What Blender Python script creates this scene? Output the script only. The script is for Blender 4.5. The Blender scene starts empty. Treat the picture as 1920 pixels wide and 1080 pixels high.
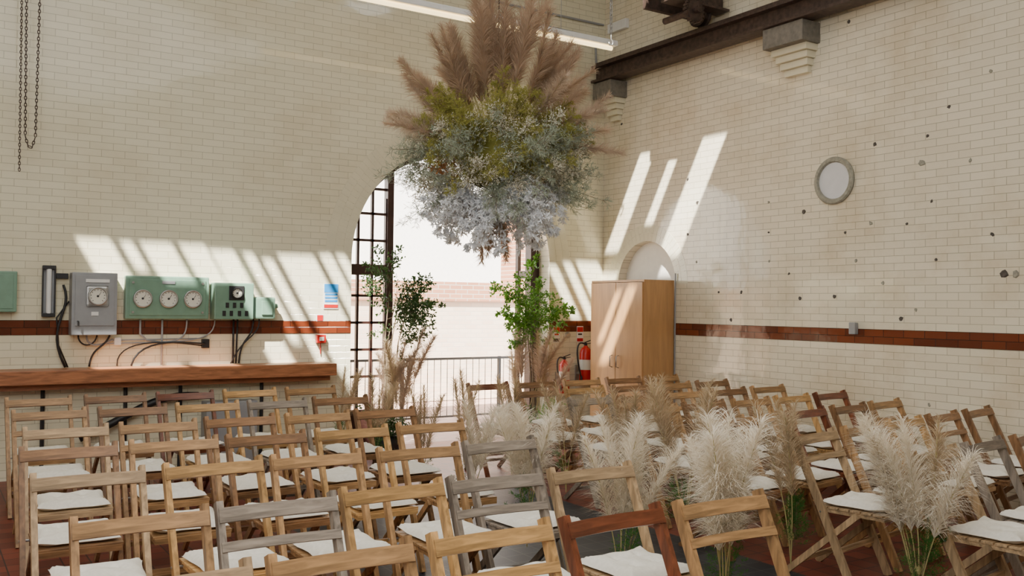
import bpy, math, random
from mathutils import Vector, Matrix, Euler
random.seed(7)
R=random.random
def U(a,b): return a+(b-a)*random.random()
COL=bpy.context.scene.collection

# ------------------------------------------------------------ materials
def nmat(name):
    m=bpy.data.materials.new(name); m.use_nodes=True
    nt=m.node_tree; b=nt.nodes['Principled BSDF']
    return m,nt,b
def N(nt,t,**k):
    n=nt.nodes.new(t)
    for a,v in k.items(): setattr(n,a,v)
    return n
def ramp(nt,fac,stops):
    r=N(nt,'ShaderNodeValToRGB')
    while len(r.color_ramp.elements)<len(stops): r.color_ramp.elements.new(0.5)
    for e,(p,c) in zip(r.color_ramp.elements,stops):
        e.position=p; e.color=(*c,1)
    nt.links.new(fac,r.inputs[0]); return r.outputs[0]
def mixc(nt,fac,a,b,mode='MIX'):
    m=N(nt,'ShaderNodeMix',data_type='RGBA',blend_type=mode)
    if isinstance(fac,(int,float)): m.inputs[0].default_value=fac
    else: nt.links.new(fac,m.inputs[0])
    for i,s in ((6,a),(7,b)):
        if isinstance(s,tuple): m.inputs[i].default_value=(*s,1)
        else: nt.links.new(s,m.inputs[i])
    return m.outputs[2]
def simple(name,c,rough=.5,metal=0,var=.15,scale=12,bump=0,trans=0,emit=0):
    m,nt,b=nmat(name)
    tc=N(nt,'ShaderNodeTexCoord'); no=N(nt,'ShaderNodeTexNoise'); no.inputs['Scale'].default_value=scale
    no.inputs['Detail'].default_value=4
    nt.links.new(tc.outputs['Object'],no.inputs['Vector'])
    lo=tuple(x*(1-var) for x in c); hi=tuple(min(1,x*(1+var)) for x in c)
    col=ramp(nt,no.outputs['Fac'],[(.3,lo),(.7,hi)])
    nt.links.new(col,b.inputs['Base Color'])
    b.inputs['Roughness'].default_value=rough; b.inputs['Metallic'].default_value=metal
    if bump:
        bp=N(nt,'ShaderNodeBump'); bp.inputs['Strength'].default_value=bump; bp.inputs['Distance'].default_value=.01
        nt.links.new(no.outputs['Fac'],bp.inputs['Height']); nt.links.new(bp.outputs[0],b.inputs['Normal'])
    if emit:
        b.inputs['Emission Color'].default_value=(*c,1); b.inputs['Emission Strength'].default_value=emit
    if trans:
        tr=N(nt,'ShaderNodeBsdfTranslucent'); nt.links.new(col,tr.inputs[0])
        ms=N(nt,'ShaderNodeMixShader'); ms.inputs[0].default_value=trans
        nt.links.new(b.outputs[0],ms.inputs[1]); nt.links.new(tr.outputs[0],ms.inputs[2])
        nt.links.new(ms.outputs[0],nt.nodes['Material Output'].inputs[0])
    return m
def brickmat(name,axes,c1,c2,mortar,bw=.205,bh=.0665,ms=.0026,rough=.08,zoff=0,stain=.25,offset=.5,bump=.5,dirt=(.66,.55,.38)):
    m,nt,b=nmat(name)
    tc=N(nt,'ShaderNodeTexCoord'); sp=N(nt,'ShaderNodeSeparateXYZ'); cb=N(nt,'ShaderNodeCombineXYZ')
    nt.links.new(tc.outputs['Object'],sp.inputs[0])
    nt.links.new(sp.outputs[axes[0]],cb.inputs[0])
    ad=N(nt,'ShaderNodeMath',operation='ADD'); ad.inputs[1].default_value=zoff
    nt.links.new(sp.outputs[axes[1]],ad.inputs[0]); nt.links.new(ad.outputs[0],cb.inputs[1])
    br=N(nt,'ShaderNodeTexBrick'); br.offset=offset
    nt.links.new(cb.outputs[0],br.inputs['Vector'])
    br.inputs['Color1'].default_value=(*c1,1); br.inputs['Color2'].default_value=(*c2,1); br.inputs['Mortar'].default_value=(*mortar,1)
    br.inputs['Scale'].default_value=1; br.inputs['Mortar Size'].default_value=ms; br.inputs['Mortar Smooth'].default_value=.2
    br.inputs['Bias'].default_value=-.2
    br.inputs['Brick Width'].default_value=bw; br.inputs['Row Height'].default_value=bh
    no=N(nt,'ShaderNodeTexNoise'); no.inputs['Scale'].default_value=.9; no.inputs['Detail'].default_value=6; no.inputs['Roughness'].default_value=.65
    nt.links.new(tc.outputs['Object'],no.inputs['Vector'])
    f=ramp(nt,no.outputs['Fac'],[(.48,(0,0,0)),(.75,(stain,stain,stain))])
    col=mixc(nt,f,br.outputs['Color'],dirt,'MULTIPLY')
    nt.links.new(col,b.inputs['Base Color'])
    b.inputs['Roughness'].default_value=rough
    n2=N(nt,'ShaderNodeTexNoise'); n2.inputs['Scale'].default_value=9; nt.links.new(tc.outputs['Object'],n2.inputs['Vector'])
    inv=N(nt,'ShaderNodeMath',operation='MULTIPLY_ADD'); inv.inputs[1].default_value=-1; inv.inputs[2].default_value=1
    nt.links.new(br.outputs['Fac'],inv.inputs[0])
    s=N(nt,'ShaderNodeMath',operation='MULTIPLY_ADD'); s.inputs[1].default_value=.8
    nt.links.new(n2.outputs['Fac'],s.inputs[0]); nt.links.new(inv.outputs[0],s.inputs[2])
    bp=N(nt,'ShaderNodeBump'); bp.inputs['Strength'].default_value=bump; bp.inputs['Distance'].default_value=.004
    nt.links.new(s.outputs[0],bp.inputs['Height']); nt.links.new(bp.outputs[0],b.inputs['Normal'])
    return m
def woodmat(name,c,rough=.45,sc=(3,25,25),rnd=.25,lo=.6):
    m,nt,b=nmat(name)
    tc=N(nt,'ShaderNodeTexCoord'); mp=N(nt,'ShaderNodeMapping'); mp.inputs['Scale'].default_value=sc
    oi=N(nt,'ShaderNodeObjectInfo')
    nt.links.new(tc.outputs['Object'],mp.inputs[0])
    no=N(nt,'ShaderNodeTexNoise'); no.inputs['Scale'].default_value=2; no.inputs['Detail'].default_value=6; no.inputs['Distortion'].default_value=.6
    nt.links.new(mp.outputs[0],no.inputs['Vector'])
    col=ramp(nt,no.outputs['Fac'],[(.3,tuple(x*lo for x in c)),(.55,c),(.75,tuple(min(1,x*(2-lo)*.95) for x in c))])
    hs=N(nt,'ShaderNodeHueSaturation'); nt.links.new(col,hs.inputs['Color'])
    mr=N(nt,'ShaderNodeMapRange'); mr.inputs['To Min'].default_value=1-rnd; mr.inputs['To Max'].default_value=1+rnd
    nt.links.new(oi.outputs['Random'],mr.inputs[0]); nt.links.new(mr.outputs[0],hs.inputs['Value'])
    nt.links.new(hs.outputs[0],b.inputs['Base Color']); b.inputs['Roughness'].default_value=rough
    return m

M={}
M['wb']=brickmat('glazed_brick_back',(0,2),(.80,.755,.57),(.74,.695,.51),(.52,.48,.34),zoff=.0375,stain=.3)
M['wr']=brickmat('glazed_brick_side',(1,2),(.83,.765,.60),(.76,.69,.53),(.47,.42,.30),zoff=.0375,stain=.65)
M['bb']=brickmat('brown_glazed_back',(0,2),(.16,.034,.012),(.07,.015,.008),(.02,.008,.006),zoff=.0375,rough=.10)
M['br']=brickmat('brown_glazed_side',(1,2),(.18,.042,.014),(.08,.018,.009),(.02,.008,.006),zoff=.0375,rough=.10)
M['vous']=simple('cream_glazed_voussoir',(.74,.695,.52),.10,var=.05,scale=4)
M['plaster']=simple('cream_plaster',(.84,.81,.74),.6,var=.04)
M['ceil']=simple('ceiling_paint',(.7,.68,.62),.8,var=.05)
WC={'wood_tan':((.40,.23,.10),.45),'wood_honey':((.53,.31,.12),.38),'wood_grey':((.26,.215,.17),.6),'wood_brown':((.26,.135,.06),.42),'wood_red':((.18,.055,.025),.3),'wood_pale':((.44,.30,.165),.55)}
for k,(c,r_) in WC.items():
    M[k]=woodmat(k,c,r_,(3,25,25),.22,.5); M[k+'_v']=woodmat(k+'_upright',c,r_,(22,22,3),.22,.5)
M['beamwood']=woodmat('beam_wood',(.40,.16,.07),.4)
M['cab']=woodmat('beech_laminate',(.56,.31,.13),.35,(10,10,1.2),.06,.85)
M['cush']=simple('cream_cotton',(.84,.81,.72),.9,var=.05,scale=60,bump=.15)
M['steel']=simple('dark_rusty_steel',(.07,.045,.035),.55,.3,var=.4,scale=20)
M['concrete']=simple('grey_concrete',(.19,.175,.145),.8,var=.2,scale=20,bump=.3)
M['chip']=simple('dark_chip',(.08,.07,.06),.8,var=.3,scale=40)
M['cement']=simple('cement_ring',(.31,.30,.24),.85,var=.2,scale=40,bump=.4)
M['frame']=simple('dark_brown_painted_frame',(.045,.018,.014),.4,var=.2)
M['green']=simple('green_enamel',(.175,.305,.22),.35,var=.08)
M['grey']=simple('grey_enamel',(.30,.31,.32),.4,var=.06)
M['dark']=simple('black_rubber',(.015,.015,.016),.5)
M['railm']=simple('weathered_black_paint',(.06,.06,.06),.4,var=.2)
M['metal']=simple('brushed_metal',(.45,.45,.44),.35,.8)
M['white']=simple('white_enamel',(.80,.80,.77),.4,var=.04)
M['dial']=simple('dial_face',(.76,.73,.62),.4,var=.03)
M['red']=simple('red_enamel',(.50,.012,.012),.25,var=.1)
M['blue']=simple('blue_sign',(.02,.25,.62),.4,var=.03)
M['disc']=simple('frosted_pane',(.68,.69,.70),.4,var=.03)
M['tube']=simple('fluorescent_tube',(1,.76,.38),.4,var=0,emit=3.2)
M['pamp_b']=simple('pampas_brown',(.55,.41,.29),.9,var=.22,scale=6,trans=.32)
M['pamp_p']=simple('pampas_light',(.63,.50,.38),.9,var=.2,scale=6,trans=.32)
M['pamp_c']=simple('pampas_cream',(.90,.83,.70),.9,var=.08,scale=6,trans=.32)
M['pamp_t']=simple('pampas_tan',(.64,.51,.34),.9,var=.18,scale=6,trans=.32)
M['stem']=simple('dry_stem',(.42,.36,.15),.7)
M['fern']=simple('green_fern',(.05,.18,.025),.7,var=.4,scale=9,trans=.3)
M['olive']=simple('olive_fern',(.37,.36,.08),.8,var=.3,scale=7,trans=.3)
M['sage']=simple('sage_leaf',(.36,.41,.31),.7,var=.3,scale=8,trans=.2)
M['gyps']=simple('dried_gypsophila',(.72,.69,.55),.9,var=.2,scale=20)
M['frost']=simple('pale_ice_leaf',(.92,.94,.98),.7,var=.05,scale=9,trans=.1)
M['leafg']=simple('bright_green_leaf',(.13,.31,.035),.5,var=.5,scale=8,trans=.3)
M['leafd']=simple('dark_green_leaf',(.055,.12,.03),.45,var=.5,scale=8,trans=.3)
M['twig']=simple('brown_twig',(.20,.15,.09),.8)
M['rust']=simple('rust_leaf',(.38,.17,.06),.8,trans=.2)
M['outbrick']=brickmat('garden_brick',(0,2),(.52,.25,.15),(.42,.19,.11),(.58,.50,.40),bw=.225,bh=.075,ms=.008,rough=.9,bump=.6,stain=.2)
M['outpale']=brickmat('overexposed_brick',(0,2),(.84,.68,.52),(.76,.57,.42),(.72,.62,.50),bw=.225,bh=.075,ms=.008,rough=.9,bump=.5,stain=.1)  # overexposed sunlight on the brick put into its pale colour
M['pav']=brickmat('brick_paving',(0,1),(.58,.38,.30),(.48,.31,.25),(.5,.45,.4),bw=.22,bh=.11,ms=.006,rough=.9,stain=.1)
M['render']=simple('white_render',(.88,.88,.84),.8,var=.03)
m,nt,b=nmat('quarry_tiles'); M['floor']=m
tc=N(nt,'ShaderNodeTexCoord'); br=N(nt,'ShaderNodeTexBrick'); br.offset=0
nt.links.new(tc.outputs['Object'],br.inputs['Vector'])
br.inputs['Scale'].default_value=1; br.inputs['Brick Width'].default_value=.15; br.inputs['Row Height'].default_value=.15; br.inputs['Mortar Size'].default_value=.004
br.inputs['Color1'].default_value=(.21,.048,.028,1); br.inputs['Color2'].default_value=(.13,.03,.02,1); br.inputs['Mortar'].default_value=(.03,.02,.02,1)
b2=N(nt,'ShaderNodeTexBrick'); b2.offset=0; nt.links.new(tc.outputs['Object'],b2.inputs['Vector'])
b2.inputs['Scale'].default_value=1; b2.inputs['Brick Width'].default_value=.15; b2.inputs['Row Height'].default_value=.15; b2.inputs['Mortar Size'].default_value=.004
b2.inputs['Color1'].default_value=(.032,.037,.046,1); b2.inputs['Color2'].default_value=(.02,.024,.03,1); b2.inputs['Mortar'].default_value=(.07,.07,.07,1)
sp=N(nt,'ShaderNodeSeparateXYZ'); nt.links.new(tc.outputs['Object'],sp.inputs[0])
def lt(sock,v,op='LESS_THAN'):
    g=N(nt,'ShaderNodeMath',operation=op); g.inputs[1].default_value=v; nt.links.new(sock,g.inputs[0]); return g.outputs[0]
def mul(a,c):
    g=N(nt,'ShaderNodeMath',operation='MULTIPLY'); nt.links.new(a,g.inputs[0]); nt.links.new(c,g.inputs[1]); return g.outputs[0]
fac=mul(mul(lt(sp.outputs[0],-2.85),lt(sp.outputs[0],-5.1,'GREATER_THAN')),lt(sp.outputs[1],-2.1))
nt.links.new(mixc(nt,fac,br.outputs['Color'],b2.outputs['Color']),b.inputs['Base Color'])
b.inputs['Roughness'].default_value=.45; b.inputs['Specular IOR Level'].default_value=.35

# ------------------------------------------------------------ mesh builder
class MB:
    def __init__(s): s.v=[]; s.f=[]; s.mi=[]; s.cur=0
    def add(s,vs,fs):
        o=len(s.v); s.v+= [tuple(v) for v in vs]; s.f+=[tuple(o+i for i in f) for f in fs]; s.mi+=[s.cur]*len(fs)
    def box(s,c,d,bev=0):
        x,y,z=c; a,b_,h=d[0]/2,d[1]/2,d[2]/2
        if bev<=0:
            vs=[(x+i*a,y+j*b_,z+k*h) for i in(-1,1) for j in(-1,1) for k in(-1,1)]
            s.add(vs,[(0,1,3,2),(4,6,7,5),(0,4,5,1),(2,3,7,6),(0,2,6,4),(1,5,7,3)])
        else:
            import bmesh
            bm=bmesh.new(); bmesh.ops.create_cube(bm,size=1)
            for v in bm.verts: v.co=Vector((x+v.co.x*d[0],y+v.co.y*d[1],z+v.co.z*d[2]))
            bmesh.ops.bevel(bm,geom=bm.edges[:]+bm.verts[:],offset=bev,segments=2,profile=.6,affect='EDGES')
            bm.verts.index_update()
            s.add([v.co.copy() for v in bm.verts],[[v.index for v in f.verts] for f in bm.faces]); bm.free()
    def beam(s,p0,p1,w,t,side=(1,0,0)):
        p0=Vector(p0);p1=Vector(p1);d=(p1-p0).normalized();sd=Vector(side); sd=(sd-d*sd.dot(d)).normalized(); n=d.cross(sd)
        vs=[]
        for p in(p0,p1):
            for i,j in((-1,-1),(1,-1),(1,1),(-1,1)): vs.append(p+sd*i*w/2+n*j*t/2)
        s.add(vs,[(3,2,1,0),(4,5,6,7),(0,1,5,4),(1,2,6,5),(2,3,7,6),(3,0,4,7)])
    def tube(s,pts,r,seg=8,cap=True):
        pts=[Vector(p) for p in pts]; n=len(pts); rs=r if isinstance(r,(list,tuple)) else [r]*n
        vs=[];prev=None
        for i,p in enumerate(pts):
            d=(pts[min(i+1,n-1)]-pts[max(i-1,0)]).normalized()
            ref=prev if prev is not None else (Vector((0,0,1)) if abs(d.z)<.9 else Vector((1,0,0)))
            a=(ref-d*ref.dot(d)).normalized(); b_=d.cross(a); prev=a
            for k in range(seg):
                t=2*math.pi*k/seg; vs.append(p+(a*math.cos(t)+b_*math.sin(t))*rs[i])
        fs=[]
        for i in range(n-1):
            for k in range(seg):
                fs.append((i*seg+k,i*seg+(k+1)%seg,(i+1)*seg+(k+1)%seg,(i+1)*seg+k))
        if cap: fs.append(tuple(range(seg-1,-1,-1))); fs.append(tuple((n-1)*seg+k for k in range(seg)))
        s.add(vs,fs)
    def lathe(s,prof,c=(0,0,0),axis='z',seg=24,cap=True):
        vs=[];n=len(prof)
        for r,h in prof:
            for k in range(seg):
                t=2*math.pi*k/seg; a,b_=r*math.cos(t),r*math.sin(t)
                if axis=='z': v=(a,b_,h)
                elif axis=='y': v=(a,h,b_)
                else: v=(h,a,b_)
                vs.append((c[0]+v[0],c[1]+v[1],c[2]+v[2]))
        fs=[(i*seg+k,i*seg+(k+1)%seg,(i+1)*seg+(k+1)%seg,(i+1)*seg+k) for i in range(n-1) for k in range(seg)]
        if cap: fs.append(tuple(range(seg))); fs.append(tuple((n-1)*seg+k for k in range(seg-1,-1,-1)))
        s.add(vs,fs)
    def ribbon(s,pts,ws,side):
        vs=[]
        for p,w in zip(pts,ws): vs+=[p-side*w/2,p+side*w/2]
        s.add(vs,[(2*i,2*i+1,2*i+3,2*i+2) for i in range(len(pts)-1)])
    def leaf(s,p,d,n,l,w):
        sd=d.cross(n).normalized()
        s.add([p,p+d*l*.45+sd*w/2+n*.05*l,p+d*l,p+d*l*.45-sd*w/2+n*.05*l],[(0,1,2,3)])
    def mesh(s,name,mats,smooth=False):
        me=bpy.data.meshes.new(name); me.from_pydata(s.v,[],s.f)
        if not isinstance(mats,(list,tuple)): mats=[mats]
        for m_ in mats: me.materials.append(m_)
        if len(mats)>1: me.polygons.foreach_set('material_index',s.mi)
        if smooth: me.polygons.foreach_set('use_smooth',[True]*len(me.polygons))
        me.update(); return me
def ob(name,me,loc=(0,0,0),rot=(0,0,0),parent=None,label=None,cat=None,group=None,kind=None,sc=None):
    o=bpy.data.objects.new(name,me); COL.objects.link(o); o.location=loc; o.rotation_euler=rot
    if sc is not None: o.scale=(sc,sc,sc) if not isinstance(sc,tuple) else sc
    if parent: o.parent=parent
    if label: o['label']=label
    if cat: o['category']=cat
    if group: o['group']=group
    if kind: o['kind']=kind
    return o
def recalc(me):
    import bmesh
    bm=bmesh.new(); bm.from_mesh(me); bmesh.ops.recalc_face_normals(bm,faces=bm.faces[:]); bm.to_mesh(me); bm.free(); return me

# ------------------------------------------------------------ room shell
RH=6.0; X0=-9.6; Y0=-12.5
def arch_wall(axis,a0,a1,top,ac,ar,zc,zb,thick,sgn,name,mat,back=True):
    mb=MB()
    def P(a,z,d):
        return (a,d,z) if axis=='y' else (d,a,z)
    for d in ((0,thick*sgn) if back else (0,)):
        def q(*p): mb.add([P(a,z,d) for a,z in p],[(0,1,2,3)])
        q((a0,0),(ac-ar,0),(ac-ar,top),(a0,top)); q((ac+ar,0),(a1,0),(a1,top),(ac+ar,top))
        n=40
        for i in range(n):
            t0=math.pi-math.pi*i/n; t1=math.pi-math.pi*(i+1)/n
            q((ac+ar*math.cos(t0),zc+ar*math.sin(t0)),(ac+ar*math.cos(t1),zc+ar*math.sin(t1)),(ac+ar*math.cos(t1),top),(ac+ar*math.cos(t0),top))
        if zb>0: q((ac-ar,0),(ac+ar,0),(ac+ar,zb),(ac-ar,zb))
    prof=[(ac-ar,zb)]+[(ac+ar*math.cos(math.pi-math.pi*i/40),zc+ar*math.sin(math.pi*i/40)) for i in range(41)]+[(ac+ar,zb)]
    for (p,q_) in zip(prof[:-1],prof[1:]):
        mb.add([P(*p,0),P(*q_,0),P(*q_,thick*sgn),P(*p,thick*sgn)],[(0,1,2,3)])
    return ob(name,mb.mesh(name,mat),kind='structure')
AC,AR,AZ=-2.13,1.30,2.09
arch_wall('y',X0,0,RH,AC,AR,AZ,0,.34,1,'wall_north',M['wb'])
arch_wall('x',Y0,0,RH,-.83,.52,1.88,0,.12,1,'wall_east',M['wr'],back=False)
mb=MB(); mb.box((.15,-.83,1.25),(.06,1.15,2.5)); ob('wall_niche',mb.mesh('niche',M['plaster']),kind='structure')
mb=MB(); mb.box((.4,Y0/2,RH/2),(.3,-Y0,RH)); ob('wall_east_core',mb.mesh('core',M['plaster']),kind='structure')
mb=MB(); mb.box((X0-.1,Y0/2,RH/2),(.2,-Y0,RH)); ob('wall_west',mb.mesh('ww',M['wr']),kind='structure')
mb=MB(); mb.box((X0/2,Y0-.1,RH/2),(-X0,.2,RH)); ob('wall_south',mb.mesh('ws',M['wb']),kind='structure')
mb=MB(); mb.box((X0/2,Y0/2+.17,-.05),(-X0,-Y0+.34,.1)); ob('floor',mb.mesh('floor',M['floor']),kind='structure')

# roof with slots added to throw sun patches on walls, shelf and cupboard
holes=[]
def sl(x0,x1,y0,y1): holes.append((min(x0,x1),max(x0,x1),min(y0,y1),max(y0,y1)))
K=1/1.75
for xa,xb,zt,zl in [(-6.15,-5.86,2.18,1.7),(-5.76,-5.66,2.16,1.9),(-5.58,-5.30,2.16,1.6),(-5.22,-4.98,2.16,1.5),(-4.93,-4.70,2.12,.9),(-4.60,-4.50,2.10,1.2),(-4.40,-4.30,2.05,.95),(-4.24,-3.86,2.10,.1),(-3.79,-3.66,2.12,.3),(-3.60,-3.50,2.12,.6),(-.86,-.72,2.1,1.45),(-.62,-.50,2.14,1.4),(-.42,-.08,2.16,1.5)]:
    off=(RH-zt)*K
    sl(xa-off,xb-off,-(RH-zt)*K,-(RH-zl)*K)
for xa,xb in ((-6.2,-5.4),(-5.3,-4.9)):
    off=(RH-1.0)*K; sl(xa-off+.2,xb-off+.2,-.30-off,-.02-off)
for y_,w,zt,zb in [(-.97,.26,3.46,2.30),(-1.45,.14,3.48,2.6),(-2.14,.36,3.50,2.2)]:
    yr=y_-(RH-zt)*K
    sl(-(RH-zt)*K,-(RH-zb)*K,yr,yr+w)
for y_,w,zt,zb in [(-.93,.10,1.75,1.15),(-1.20,.16,1.80,.9)]:
    yr=y_-(RH-zt)*K; sl(-.45-(RH-zt)*K,-.45-(RH-zb)*K,yr,yr+w)
xs=sorted(set([X0,0]+[h[0] for h in holes]+[h[1] for h in holes])); ys=sorted(set([Y0,0]+[h[2] for h in holes]+[h[3] for h in holes]))
mb=MB()
for i in range(len(xs)-1):
    for j in range(len(ys)-1):
        cx,cy=(xs[i]+xs[i+1])/2,(ys[j]+ys[j+1])/2
        if any(h[0]<cx<h[1] and h[2]<cy<h[3] for h in holes): continue
        mb.add([(xs[i],ys[j],RH),(xs[i+1],ys[j],RH),(xs[i+1],ys[j+1],RH),(xs[i],ys[j+1],RH)],[(0,1,2,3)])
ob('ceiling',mb.mesh('ceiling',M['ceil']),kind='structure')

zb0,zb1=1.2935,1.4265
n=1
for a,b_ in ((X0,AC-AR),(AC+AR,0)):
    mb=MB(); mb.box(((a+b_)/2,-.003,(zb0+zb1)/2),(b_-a,.006,zb1-zb0)); ob('trim_%d'%n,mb.mesh('band',M['bb']),kind='structure'); n+=1
for a,b_ in ((Y0,-1.35),(-.31,0)):
    mb=MB(); mb.box((-.003,(a+b_)/2,(zb0+zb1)/2),(.006,b_-a,zb1-zb0)); ob('trim_%d'%n,mb.mesh('band',M['br']),kind='structure'); n+=1
def rings(axis,ac,ar,zc,rad,nb,name):
    mb=MB()
    for r0,r1 in rad:
        k=int(math.pi*(r0+r1)/2/nb)
        for i in range(k):
            t0=math.pi*(i+.03)/k; t1=math.pi*(i+.97)/k
            a0,a1=r0+.0015,r1-.0015
            pts=[(a0,t0),(a0,t1),(a1,t1),(a1,t0)]
            vs=[]
            for dd in (0,-.002):
                for r_,t in pts:
                    a=ac+r_*math.cos(t); z=zc+r_*math.sin(t)
                    vs.append((a,dd,z) if axis=='y' else (dd,a,z))
            mb.add(vs,[(4,5,6,7),(0,1,5,4),(1,2,6,5),(2,3,7,6),(3,0,4,7)])
    me=recalc(mb.mesh(name,M['vous'])); ob(name,me,kind='structure')
rings('y',AC,AR,AZ,[(AR,AR+.10),(AR+.10,AR+.20),(AR+.20,AR+.30)],.07,'trim_5')
rings('x',-.83,.5,1.88,[(.52,.62),(.62,.72)],.07,'trim_6')

# ------------------------------------------------------------ arched door frame
mb=MB()
fy=.26
def arcpts(r,n=40): return [(AC+r*math.cos(math.pi-math.pi*i/n),AZ+r*math.sin(math.pi*i/n)) for i in range(n+1)]
outer=arcpts(AR); inner=arcpts(AR-.06)
for i in range(40):
    vs=[]
    for y in (fy-.035,fy+.035):
        for p in (outer[i],outer[i+1],inner[i+1],inner[i]): vs.append((p[0],y,p[1]))
    mb.add(vs,[(0,1,2,3),(4,7,6,5),(2,3,7,6),(0,1,5,4)])
mb.box((AC-AR+.035,fy,AZ/2),(.07,.07,AZ)); mb.box((AC+AR-.035,fy,AZ/2),(.07,.07,AZ))
def ztop(x): return AZ+math.sqrt(max(0,(AR-.04)**2-(x-AC)**2))
mb.box((-2.875,fy,ztop(-2.875)/2),(.075,.10,ztop(-2.875)))
mb.box((-.93,fy,ztop(-.93)/2),(.07,.10,ztop(-.93)))
ob('door_1',recalc(mb.mesh('doorframe',M['frame'])),kind='structure')
mb=MB()
xl,xr=-3.43,-2.91
for x in (-3.25,-3.08): mb.box((x,fy,ztop(x)/2+.2),(.028,.04,ztop(x)-.4))
for z in (.42,.80,1.10,1.40,1.70): mb.box(((xl+xr)/2,fy,z),(xr-xl,.04,.028))
mb.box(((xl+xr)/2,fy,1.99),(xr-xl,.07,.12)); mb.box(((xl+xr)/2,fy,.21),(xr-xl,.05,.42))
for z in (2.32,2.62,2.90):
    x_l=AC-math.sqrt(max(0,(AR-.05)**2-(z-AZ)**2)); mb.box(((x_l+xr)/2,fy,z),(xr-x_l,.04,.028))
mb.box((xr+.005,fy,1.4),(.04,.05,2.8))
ob('window_1',recalc(mb.mesh('sidelight',M['frame'])),kind='structure')
mb=MB()
mb.box((-.90,.34+.03,1.4),(.045,.06,2.8)); mb.box((-.90,.34+.26,1.4),(.045,.06,2.8))
for z in (.1,.5,.9,1.3,1.65,2.0,2.4,2.78): mb.box((-.90,.34+.145,z),(.03,.2,.03 if z not in(.1,2.0,2.78) else .1))
ob('door_2',mb.mesh('leaf',M['frame']),kind='structure')

# ------------------------------------------------------------ exterior
mb=MB(); mb.box((-1,8.4,-.06),(24,16.1,.1)); ob('paved_courtyard',mb.mesh('court',M['pav']),kind='structure')
mb=MB(); mb.box((-1,4.6,.84),(16,.22,1.68)); mb.cur=1; mb.box((-1,4.58,1.84),(16,.30,.32))
ob('garden_wall',mb.mesh('gw',[M['outpale'],M['outbrick']]),label='sunlit pale brick garden wall with red brick coping outside the doorway',cat='wall')
mb=MB(); mb.box((2.05,4.9,1.9),(.62,.7,3.8)); mb.box((2.05,4.9,3.85),(.72,.8,.1))
ob('brick_pillar',mb.mesh('bp',M['outbrick']),label='red brick pier beside the garden wall outside',cat='pillar')
mb=MB(); mb.box((-2,9,3.2),(18,.3,6.5)); 
ob('white_building',mb.mesh('wbld',M['render']),label='bright white rendered building beyond the garden wall',cat='building')
rail=ob('railing',None,(-1.2,1.75,-.02),label='black metal railing with vertical bars outside the doorway',cat='railing')
mb=MB(); mb.box((0,0,.90),(4.4,.05,.03)); mb.box((0,0,.12),(4.4,.03,.025)); ob('handrail',mb.mesh('hr',M['railm']),parent=rail)
mb=MB(); mb.box((0,0,.46),(.035,.035,.92)); me=mb.mesh('post',M['railm'])
for x in (-2.2,-.75,.75,2.2): ob('post',me,(x,0,0),parent=rail)
mb=MB(); mb.tube([(0,0,.12),(0,0,.89)],.0055,6); me=mb.mesh('bal',M['railm'])
x=-2.08
while x<2.1:
    ob('baluster',me,(x,0,0),parent=rail); x+=.10

# ------------------------------------------------------------ overhead steelwork
mb=MB()
mb.box((-.20,-3.6,4.60),(.20,7.0,.03)); mb.box((-.20,-3.6,4.42),(.20,7.0,.03)); mb.box((-.20,-3.6,4.51),(.03,7.0,.17)); mb.box((-.20,-3.6,4.64),(.06,7.0,.05))
ob('crane_rail_beam',mb.mesh('crb',M['steel']),label='long dark steel crane rail beam along the tiled wall',cat='beam')
def corbel(yc,w):
    e=ob('corbel',None,(0,yc,0),label='grey concrete pad on stepped cream glazed brick corbel',cat='corbel',group='wall corbels under the crane rail')
    mb=MB(); mb.box((-.13,0,4.30),(.26,w,.20),.006); ob('concrete_pad',mb.mesh('cp',M['concrete']),parent=e)
    mb=MB()
    for i in range(4):
        mb.box((-(.17-.038*i)/2,0,4.20-.067*(i+.5)),(.17-.038*i,w-.06-.05*i,.065),.003)
    ob('brick_step',mb.mesh('bs',M['vous']),parent=e)
corbel(-.27,.36); corbel(-3.13,.50); corbel(-6.0,.5)
e=ob('crane_trolley',None,(-.45,-2.1,4.675),label='dark iron overhead travelling crane carriage with gear wheels',cat='crane')
mb=MB(); mb.box((.0,.0,.26),(.78,.06,.24)); mb.box((0,-.02,.38),(.80,.2,.025)); mb.box((0,-.02,.14),(.80,.2,.025)); mb.box((0,.35,.26),(.78,.06,.24))
for k in range(9): mb.lathe([(.012,-.045),(.014,-.04),(.014,-.03)],(-.34+.085*k,0,.33),'y',8); mb.lathe([(.012,-.045),(.014,-.04),(.014,-.03)],(-.34+.085*k,0,.19),'y',8)
ob('girder',mb.mesh('gird',M['steel']),parent=e)
mb=MB(); mb.lathe([(.02,-.03),(.11,-.03),(.13,-.045),(.13,-.03),(.115,-.02),(.115,.02),(.13,.03),(.13,.045),(.02,.045)],(.25,.17,.13),'x',24)
ob('wheel',mb.mesh('wh',M['steel']),parent=e)
mb=MB()
for k in range(18):
    t_=2*math.pi*k/18; mb.box((-.15+.12*math.cos(t_),-.15,.03+.12*math.sin(t_)),(.024,.05,.024))
mb.lathe([(.02,-.175),(.115,-.175),(.115,-.125),(.02,-.125)],(-.15,0,.03),'y',28); mb.lathe([(.035,-.24),(.035,.3)],(-.15,0,.03),'y',12)
ob('gear',mb.mesh('gr',M['steel']),parent=e)
e=ob('strip_light',None,(-2.45,-1.2,4.52),label='long suspended fluorescent strip light with warm glowing tube',cat='light fixture')
mb=MB(); mb.box((0,0,.04),(3.3,.11,.06),.008); ob('housing',mb.mesh('hs',M['white']),parent=e)
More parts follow.
